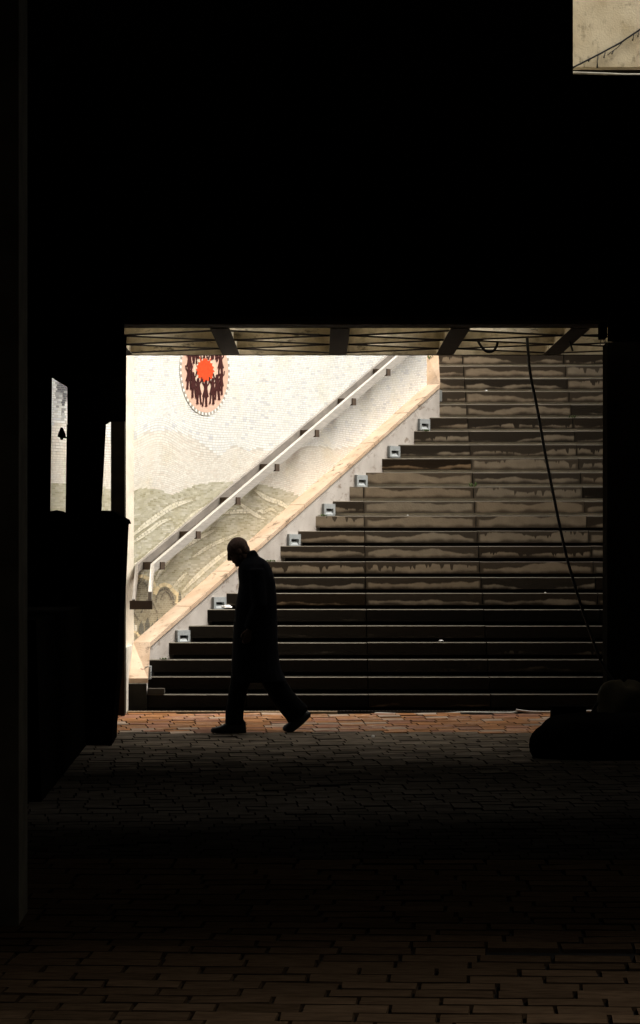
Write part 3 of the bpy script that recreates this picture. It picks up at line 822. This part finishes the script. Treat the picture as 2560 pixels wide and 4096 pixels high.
step_light((-1.67, 33.98, EYE - (2690 - 2250) * 33.98 / F), (0, 1, 0), (1, 0, 0), 'grey step light seen edge on at the very foot of the stair wall')
step_light((1.345, 39.55, EYE - (1585 - 2250) * 39.55 / F), (0, 1, 0), (1, 0, 0), 'grey step light seen edge on just past the upper bend of the coping')

# ------------------------------------------------------------------ drain, kerb strip, cables, litter
dr = MB()
x = -1.95
yb, yt = 33.42, 33.55
for yy in (33.41, 33.56):
    dr.box(-2.0, 4.2, yy, yy + 0.012, -0.01, 0.012)
while x < 4.2:
    dr.box(x, x + 0.008, 33.422, 33.56, -0.008, 0.010); x += 0.034
tag(dr.build('drain_grate', M['iron']), 'rusty slotted drain grate along the foot of the staircase', 'drain')
kb = MB()
for i in range(3):
    kb.box(-1.99 + i * 0.72, -1.99 + i * 0.72 + 0.716, 33.33, 33.40, -0.03, 0.012)
tag(kb.build('kerb_strip', M['litebrown']), kind='structure')
def cable(name, pts, D, r, m, lab, parent=None):
    P = [at(p[0], p[1], p[2] if len(p) > 2 else D) for p in pts]
    # catmull-rom smoothing
    out = []
    for i in range(len(P) - 1):
        p0, p1, p2, p3 = P[max(i - 1, 0)], P[i], P[i + 1], P[min(i + 2, len(P) - 1)]
        for t in [j / 6 for j in range(6)]:
            out.append(0.5 * ((2 * p1) + (p2 - p0) * t + (2 * p0 - 5 * p1 + 4 * p2 - p3) * t * t + (3 * p1 - p0 - 3 * p2 + p3) * t ** 3))
    out.append(P[-1])
    b__ = MB(); b__.tube(out, r, 8)
    return tag(b__.build(name, m, parent, smooth=True), lab, 'cable')
cable('white_cable', [(1500, 2856), (1512, 2853), (1600, 2857), (1700, 2856), (1790, 2854), (1860, 2850), (1960, 2851), (2050, 2851), (2070, 2843), (2064, 2839)], 33.36, 0.010, M['whitecable'], 'long white cable lying along the drain at the foot of the stairs')
cable('white_cable', [(2064, 2839), (2100, 2845), (2150, 2848), (2209, 2848), (2300, 2845), (2345, 2844), (2420, 2845)], 33.30, 0.010, M['whitecable'], 'white cable running on right behind the dark bundle')
cable('grey_cable', [(440, 2868), (500, 2860), (540, 2856), (580, 2856), (640, 2859), (680, 2861), (697, 2873)], 33.30, 0.006, M['litebrown'], 'thin grey cable curling over the drain at the left end of the stairs')
cable('hanging_cable', [(2107, 1330), (2112, 1400), (2122, 1500), (2150, 1640), (2180, 1810), (2210, 1960), (2230, 2060), (2260, 2200), (2290, 2310), (2330, 2440), (2375, 2570), (2402, 2640), (2430, 2690), (2455, 2725)], 31.0, 0.0135, M['rubber'], 'long black cable hanging slantwise from the canopy in front of the steps')
cable('looped_cable', [(1895, 1300), (1899, 1330), (1915, 1370), (1938, 1400), (1955, 1408), (1975, 1402), (1988, 1380), (1993, 1345), (1994, 1300)], 31.2, 0.012, M['rubber'], 'black cable hanging in a U loop under the canopy')
cable('hanging_rod', [(2260, 1300), (2268, 1340), (2280, 1370), (2291, 1404)], 31.0, 0.009, M['rubber'], 'short black rod dangling under the canopy near the column')
jb = empty('junction_box', 'dark box with loose wires at the top of the right column', 'junction box')
b_ = MB(); p, q = at(2404, 1350, 28.5), at(2429, 1288, 28.5); b_.box(p.x, q.x, 28.5, 28.8, p.z, q.z); b_.build('box_body', M['soot'], jb)
for pts in ([(2408, 1350), (2402, 1366), (2400, 1384)], [(2412, 1350), (2418, 1372), (2430, 1384)], [(2420, 1350), (2421, 1366), (2432, 1376)]):
    b_ = MB(); b_.tube([at(*p, 28.6) for p in pts], 0.0035, 5); b_.build('wire', M['rubber'], jb)
def scrap(c, sx, sy, sz, seed, name, m, lab, cat):
    r_ = random.Random(seed); b__ = MB(); rings = []
    for a in range(7):
        th = -math.pi / 2 + math.pi * (a + 0.1) / 6.2
        rings.append([Vector(c) + Vector((sx * math.cos(th) * math.cos(2 * math.pi * j / 11), sy * math.cos(th) * math.sin(2 * math.pi * j / 11), sz * (0.5 + 0.5 * math.sin(th)))) * 1.0 + Vector((r_.uniform(-.2, .2) * sx, r_.uniform(-.2, .2) * sy, r_.uniform(-0.12, 0.12) * sz * (a > 1))) for j in range(11)])
    b__.loft(rings); return tag(b__.build(name, m), lab, cat)
def on_step(px, k, back=0.05):
    D = Yk(k) + back; return (( px - 1280) * D / F, D, RISE * k + 0.001)
scrap(on_step(908, 6), 0.055, 0.03, 0.042, 1, 'crumpled_paper', M['paper'], 'white crumpled paper on the step left of the man', 'litter')
scrap(on_step(1764, 4), 0.024, 0.02, 0.024, 2, 'crumpled_paper', M['paper'], 'small white paper scrap on a dark step right of centre', 'litter')
scrap(on_step(1631, 12), 0.008, 0.01, 0.012, 3, 'paper_scrap', M['paper'], 'tiny white speck of litter on a middle step', 'litter')
scrap(on_step(1945, 21), 0.016, 0.01, 0.018, 4, 'paper_scrap', M['paper'], 'tiny white scrap on a high step near the canopy edge', 'litter')
scrap(on_step(2181, 7), 0.013, 0.01, 0.010, 5, 'paper_scrap', M['paper'], 'tiny white scrap on a low step toward the right', 'litter')
pD = 30.95
scrap(((1492 - 1280) * pD / F, pD, zf(pD) + 0.004), 0.016, 0.012, 0.022, 6, 'paper_scrap', M['paper'], 'tiny white scrap on the grey paving below the stairs', 'litter')
def weed(px, k, n_, h, lab, seed):
    r_ = random.Random(seed); c = Vector(on_step(px, k, -0.008 if False else 0.01)); b__ = MB()
    for _ in range(n_):
        a = r_.uniform(0, 2 * math.pi); l_ = h * r_.uniform(0.5, 1); o_ = Vector((r_.uniform(-.03, .03), r_.uniform(-.008, .008), 0)) * (n_ / 8)
        tip = c + o_ + Vector((math.cos(a) * l_ * .6, math.sin(a) * l_ * .4, l_)); b__.tube([c + o_, c + o_ + (tip - c - o_) * .6 + Vector((0, 0, l_ * .15)), tip], [0.003, 0.006, 0.001], 4)
    tag(b__.build('weed', M['moss']), lab, 'weed', 'weeds in the stair joints')
weed(1890, 14, 9, 0.055, 'green weed in the middle slab joint, half way up', 1)
weed(1704, 18, 14, 0.02, 'low green weed below the topmost step light', 2)
weed(1290, 12, 12, 0.02, 'low green weed at the wall below the fourth light from the top', 3)
weed(1078, 9, 16, 0.02, 'low green weed against the wall behind the shoulder of the man', 4)
weed(2290, 19, 8, 0.03, 'small green weed in the right hand slab joint high up', 5)
weed(650, 3, 12, 0.018, 'low green weed at the wall on the third step', 6)
weed(1725, 24, 14, 0.05, 'mossy tuft on the coping under the canopy edge', 7)
bpy.data.objects['weed.006'].location = at(1732, 1436, 39.8) - Vector(on_step(1725, 24, 0.01))

# ------------------------------------------------------------------ dark stall at the left
sl = empty('market_stall', 'tall dark closed stall silhouetted at the left of the stairs', 'stall')
def pane(name, pts, D, depth, m='tarp'):
    b__ = MB(); b__.prism([at(x_, y_, D) for x_, y_ in pts], (0, depth, 0)); return b__.build(name, M[m], sl)
pane('side_panel', [(-260, 1200), (207, 1200), (205, 1510), (198, 2055), (-260, 2055)], 30.36, 0.10)
pane('canopy', [(208, 1200), (503, 1200), (500, 1683), (441, 1683), (421, 1695), (269, 1695), (269, 1548), (208, 1511)], 30.32, 0.16)
pane('post', [(267, 1697), (421, 1697), (402, 2060), (262, 2060)], 30.34, 0.12)
cb = MB(); rr = random.Random(9)
prof = [(-260, 2052), (60, 2048), (195, 2046), (228, 2040), (245, 2050), (330, 2052), (395, 2048), (410, 2042), (450, 2043), (470, 2056), (485, 2066), (500, 2075), (506, 2091), (497, 2092), (495, 2120), (486, 2330), (472, 2560), (470, 2700), (462, 2760), (450, 2900), (446, 2992), (-260, 2992)]
cb.prism([at(x_, y_ if y_ < 2900 else y_, 30.30) for x_, y_ in prof], (0, 0.75, 0))
cb.build('covered_counter', M['tarp'], sl)
b_ = MB(); b_.hexa([(-3.6, 26.2, -0.5), (-2.08, 26.2, -0.5), (-2.02, 30.28, -0.3), (-3.6, 30.28, -0.3)], [(-3.6, 26.24, 1.02), (-2.13, 26.24, 1.0), (-2.06, 30.28, 1.05), (-3.6, 30.28, 1.05)]); b_.build('shade_box', M['tarp'], sl)  # dark box added so the floor beside the stall reads as unlit
hl = empty('hanging_lamp', 'small dark cone shaped lamp silhouetted in the left slit of the stall', 'lamp')
b_ = MB(); c = at(247, 1735, 30.45); k = 30.4 / F
b_.loft([[c + Vector((r_ * k * math.cos(t * math.pi / 6), r_ * k * math.sin(t * math.pi / 6), h_ * k)) for t in range(12)] for r_, h_ in ((4, 25), (15, 0), (17, -12), (7, -16), (5, -24))])
b_.build('lamp_shade', M['soot'], hl, smooth=False)
b_ = MB(); b_.tube([c + Vector((0, 0, -13 * k)), at(275, 1752, 30.45)], 0.008, 6); b_.build('lamp_arm', M['soot'], hl)

# ------------------------------------------------------------------ bundles at the right
def blob(name, c, rx, ry, h, m, seed, p=2.6, parent=None, amp=0.04):
    """a soft sack: superellipse section, flat foot, sagging top"""
    r_ = random.Random(seed); ph = [r_.uniform(0, 6.28) for _ in range(6)]; rings = []
    for a in range(11):
        t = a / 10.0; zz_ = h * math.sin(t * math.pi / 2); q = max(0.02, (1 - t ** 2.4)) ** 0.5
        if a == 0: q = 0.96
        ring = []
        for j in range(28):
            th = 2 * math.pi * j / 28
            cx_, sx_ = math.cos(th), math.sin(th); rr_ = (abs(cx_) ** p + abs(sx_) ** p) ** (-1 / p)
            wob = 1 + amp * math.sin(3 * th + ph[0] + 3 * t) + amp * math.sin(5 * th + ph[1] - 4 * t)
            ring.append(Vector(c) + Vector((rx * q * rr_ * cx_ * wob, ry * q * rr_ * sx_ * wob, zz_ * (1 + 0.06 * math.sin(2 * th + ph[2])))))
        rings.append(ring)
    b__ = MB(); b__.loft(rings); return b__.build(name, m, parent, smooth=True)
D1 = 29.35
o = blob('covered_bundle', (at(2480, 0, D1).x, D1 + 0.1, zf(D1) - 0.01), at(2480, 0, D1).x - at(2122, 0, D1).x, 0.36, 0.36, M['tarp'], 3, p=3.0, amp=0.055)
tag(o, 'large low rounded black bundle on the paving at the right', 'bundle')
bx = empty('cardboard_box', 'dark box resting on the back of the low black bundle', 'box')
p, q = at(2210, 2890, 29.85), at(2345, 2826, 29.85)
b_ = MB(); b_.box(p.x, q.x, 29.85, 30.15, zf(30) , q.z); b_.build('carton', M['tarp'], bx)
b_ = MB(); b_.box(p.x + 0.004, q.x - 0.004, 29.843, 29.8495, q.z - 0.03, q.z - 0.01); b_.build('tape', M['tarp'], bx)
o = blob('sack', (at(2500, 0, 30.3).x, 30.35, zf(30.3)), 0.24, 0.2, 0.54, M['cloth'], 8, p=2.4, amp=0.10)
tag(o, 'drab cloth sack slumped against the right column', 'sack')
o = blob('sack', (at(2415, 0, 30.5).x, 30.45, zf(30.3)), 0.13, 0.12, 0.34, M['tarp'], 12, p=2.2, amp=0.08)
tag(o, 'small dark sack between the box and the column', 'sack')
b_ = MB(); b_.prism([at(2355, 2860, 30.2), at(2366, 2858, 30.2), at(2398, 2812, 30.2), at(2388, 2808, 30.2)], (0, 0.02, 0))
tag(b_.build('board', M['cloth']), 'thin tan board leaning beside the small dark sack', 'board')

# ------------------------------------------------------------------ the walking man
mn = empty('person', 'man in a long dark coat walking left, stooped, past the foot of the stairs', 'person')
DM = 31.4; SC = DM / F
def mpx(x_, y_, dy=0.0): p = at(x_, y_, DM); return Vector((p.x, DM + dy, p.z))
def ring(xl, xr_, y_, hy, yo=0.0, n_=20, p=2.3, slant=0.0):
    """horizontal-ish section from image column xl to xr"""
    c = mpx((xl + xr_) / 2, y_); rx = (xr_ - xl) / 2 * SC; out = []
    for j in range(n_):
        th = 2 * math.pi * j / n_; a, b__ = math.cos(th), math.sin(th); rr_ = (abs(a) ** p + abs(b__) ** p) ** (-1 / p)
        out.append(c + Vector((rx * rr_ * a, yo + hy * rr_ * b__, slant * rx * rr_ * a)))
    return out
def limb(b__, pts, rad, n_=12, flat=1.0):
    P = [Vector(p) for p in pts]; rings = []
    for i, p in enumerate(P):
        d = (P[min(i + 1, len(P) - 1)] - P[max(i - 1, 0)]).normalized()
        a = Vector((0, 1, 0)); a = (a - d * a.dot(d)).normalized(); c = d.cross(a).normalized()
        rings.append([p + a * (rad[i] * flat * math.cos(2 * math.pi * j / n_)) + c * (rad[i] * math.sin(2 * math.pi * j / n_)) for j in range(n_)])
    b__.loft(rings)
def realize(b__, name, m, parent, voxel, smooth_it=4):
    o_ = b__.build(name, m, None)
    r_ = o_.modifiers.new('r', 'REMESH'); r_.mode = 'VOXEL'; r_.voxel_size = voxel
    s_ = o_.modifiers.new('s', 'SMOOTH'); s_.factor = 0.5; s_.iterations = smooth_it
    dg = bpy.context.evaluated_depsgraph_get()
    me = bpy.data.meshes.new_from_object(o_.evaluated_get(dg))
    old = o_.data; o_.modifiers.clear(); o_.data = me; bpy.data.meshes.remove(old); me.name = name
    if not me.materials: me.materials.append(m)
    for p_ in me.polygons: p_.use_smooth = True
    o_.parent = parent
    return o_
GZ = zf(DM)
# body: head, neck, torso, limbs and hands fused into one surface
bd = MB()
HM = Matrix.Rotation(R(-30), 3, 'Y')            # head pitched forward (towards -X)
HC = mpx(951, 2206)
def hp(x_, y_, z_): return HC + HM @ Vector((x_, y_, z_))
bd.ellipsoid(hp(0.012, 0, 0.03), 0.096, 0.075, 0.088, HM)
bd.ellipsoid(hp(-0.022, 0, -0.035), 0.066, 0.062, 0.085, HM)
bd.ellipsoid(hp(-0.055, 0, -0.098), 0.030, 0.034, 0.026, HM)      # chin
limb(bd, [hp(-0.086, 0, 0.018), hp(-0.108, 0, -0.024), hp(-0.086, 0, -0.034)], [0.010, 0.016, 0.013])   # nose
bd.ellipsoid(hp(-0.078, 0, 0.026), 0.016, 0.052, 0.012, HM)       # brow
bd.ellipsoid(hp(-0.078, 0, -0.062), 0.014, 0.026, 0.012, HM)      # lips
for sgn in (-1, 1):
    bd.ellipsoid(hp(0.012, sgn * 0.076, -0.012), 0.022, 0.012, 0.034, HM)
    bd.ellipsoid(hp(-0.072, sgn * 0.032, 0.004), 0.012, 0.014, 0.010, HM)
limb(bd, [hp(0.02, 0, -0.04), mpx(985, 2240), mpx(1012, 2268)], [0.056, 0.060, 0.075])
limb(bd, [mpx(1012, 2262), mpx(1022, 2320), mpx(1026, 2420), mpx(1020, 2520)], [0.12, 0.13, 0.125, 0.13], 14, 1.2)
hipF, hipR = mpx(1005, 2525, -0.08), mpx(1030, 2525, 0.08)
limb(bd, [hipF, mpx(962, 2700, -0.08), mpx(945, 2800, -0.08), mpx(942, 2900, -0.08)], [0.085, 0.062, 0.052, 0.040])
limb(bd, [hipR, mpx(1075, 2690, 0.08), mpx(1140, 2790, 0.08), mpx(1192, 2872, 0.08)], [0.085, 0.062, 0.052, 0.040])
def hand(b__, w_, d_, side):
    """palm with four unequal curled fingers and a thumb; w_ wrist, d_ direction of the fingers"""
    d_ = Vector(d_).normalized(); nY = Vector((-1, 0, 0)); nY = (nY - d_ * nY.dot(d_)).normalized(); ac = d_.cross(nY)
    limb(b__, [w_ - d_ * 0.03, w_ + d_ * 0.02, w_ + d_ * 0.06, w_ + d_ * 0.085], [0.026, 0.030, 0.036, 0.030], 10, 0.6)
    for i, (o_, ln) in enumerate(((-0.03, 0.075), (-0.010, 0.085), (0.010, 0.08), (0.028, 0.062))):
        s0 = w_ + d_ * 0.08 + nY * o_; cu = Vector((0, side * 1.0, 0)) - d_ * (side * d_.y)
        limb(b__, [s0, s0 + d_ * ln * 0.45 + cu * 0.006, s0 + d_ * ln * 0.78 + cu * 0.022, s0 + d_ * ln * 0.95 + cu * 0.040], [0.0095, 0.0090, 0.0085, 0.0070], 8)
    t0 = w_ + d_ * 0.025 - nY * -0.026
    limb(b__, [t0, t0 + d_ * 0.035 + nY * 0.022, t0 + d_ * 0.066 + nY * 0.026], [0.012, 0.011, 0.008], 8)
shL, elL, wrL = mpx(1025, 2292, -0.19), mpx(1040, 2420, -0.25), mpx(1000, 2515, -0.235)
shR, elR, wrR = mpx(1025, 2292, 0.19), mpx(1035, 2420, 0.25), mpx(990, 2515, 0.235)
for sh_, el_, wr_, sgn in ((shL, elL, wrL, 1), (shR, elR, wrR, -1)):
    limb(bd, [sh_, el_, wr_], [0.055, 0.043, 0.030])
    hand(bd, wr_, (wr_ - el_).normalized() + Vector((0, 0, -0.4)), sgn)
realize(bd, 'body', M['skin'], mn, 0.006, 3)
# hair: short cap over the back and top of the skull
hb = MB()
hb.ellipsoid(hp(0.022, 0, 0.036), 0.0925, 0.0775, 0.0875, HM, 28, 16)
hb.ellipsoid(hp(0.050, 0, -0.01), 0.060, 0.062, 0.070, HM, 20, 12)
realize(hb, 'hair', M['hair'], mn, 0.006, 2)
# coat
cb = MB()
rows = [(2228, 992, 1036, 0.085), (2240, 974, 1056, 0.13), (2256, 962, 1070, 0.19), (2275, 955, 1080, 0.225), (2300, 955, 1089, 0.235), (2335, 959, 1096, 0.235), (2380, 953, 1100, 0.235), (2435, 943, 1102, 0.235), (2510, 936, 1104, 0.235), (2584, 932, 1106, 0.235), (2640, 929, 1111, 0.235), (2672, 927, 1118, 0.235), (2700, 926, 1128, 0.235), (2728, 924, 1134, 0.235)]
cb.loft([ring(a - 3, c + 6, y_, hy, 0, 24, 2.4) for (y_, a, c, hy) in rows])
limb(cb, [mpx(998, 2236), mpx(1016, 2216), mpx(1027, 2209)], [0.055, 0.045, 0.030], 12, 1.6)       # turned-up collar
for sh_, el_, wr_ in ((shL, elL, wrL), (shR, elR, wrR)):
    limb(cb, [sh_ + Vector((0, 0, 0.03)), sh_ + (el_ - sh_) * 0.5, el_, el_ + (wr_ - el_) * 0.6, wr_], [0.075, 0.075, 0.066, 0.060, 0.054])
realize(cb, 'coat', M['coat'], mn, 0.012, 4)
# trousers, one loft per leg fused at the hip
tb_ = MB()
tb_.loft([ring(a, c, y_, hy, -0.085, 14, 2.2) for (y_, a, c, hy) in ((2600, 940, 1050, 0.11), (2690, 927, 1018, 0.09), (2750, 917, 996, 0.080), (2800, 910, 981, 0.076), (2845, 902, 976, 0.076), (2880, 901, 975, 0.078), (2898, 902, 974, 0.076))])
tb_.loft([ring(a, c, y_, hy, 0.085, 14, 2.2, sl_) for (y_, a, c, hy, sl_) in ((2600, 1000, 1105, 0.11, 0), (2680, 1025, 1125, 0.095, 0.05), (2735, 1052, 1146, 0.085, 0.25), (2785, 1084, 1172, 0.08, 0.4), (2825, 1117, 1206, 0.076, 0.5), (2852, 1142, 1232, 0.074, 0.55), (2872, 1152, 1228, 0.066, 0.6))])
tb_.ellipsoid(mpx(1020, 2600), 0.19, 0.20, 0.13)
realize(tb_, 'trousers', M['trouser'], mn, 0.012, 3)
def shoe(prof, yo):
    """prof: x_px, top_px, bottom_px, half width"""
    b__ = MB(); rings = []
    for (x_, yt_, yb_, hw) in prof:
        a, c = mpx(x_, yt_), mpx(x_, yb_); cz = (a.z + c.z) / 2; hz = (a.z - c.z) / 2; rg = []
        for j in range(16):
            th = 2 * math.pi * j / 16; u_, v_ = math.cos(th), math.sin(th); p_ = 3.0 if v_ < 0 else 2.2
            rr_ = (abs(u_) ** p_ + abs(v_) ** p_) ** (-1 / p_)
            rg.append(Vector((a.x, DM + yo + hw * rr_ * u_, cz + hz * rr_ * v_)))
        rings.append(rg)
    b__.loft(rings); return b__.build('shoe', M['shoe'], mn, smooth=True)
shoe([(844, 2915, 2924, 0.012), (850, 2908, 2929, 0.034), (866, 2905, 2931, 0.046), (888, 2899, 2932, 0.049), (908, 2886, 2932, 0.046), (930, 2872, 2932, 0.042), (952, 2868, 2931, 0.041), (972, 2870, 2931, 0.040), (982, 2885, 2930, 0.034), (986, 2912, 2928, 0.018)], -0.085)
shoe([(1130, 2912, 2920, 0.014), (1136, 2903, 2927, 0.036), (1152, 2892, 2931, 0.047), (1172, 2876, 2929, 0.049), (1192, 2858, 2916, 0.045), (1212, 2848, 2899, 0.041), (1230, 2845, 2881, 0.037), (1243, 2852, 2868, 0.022)], 0.085)
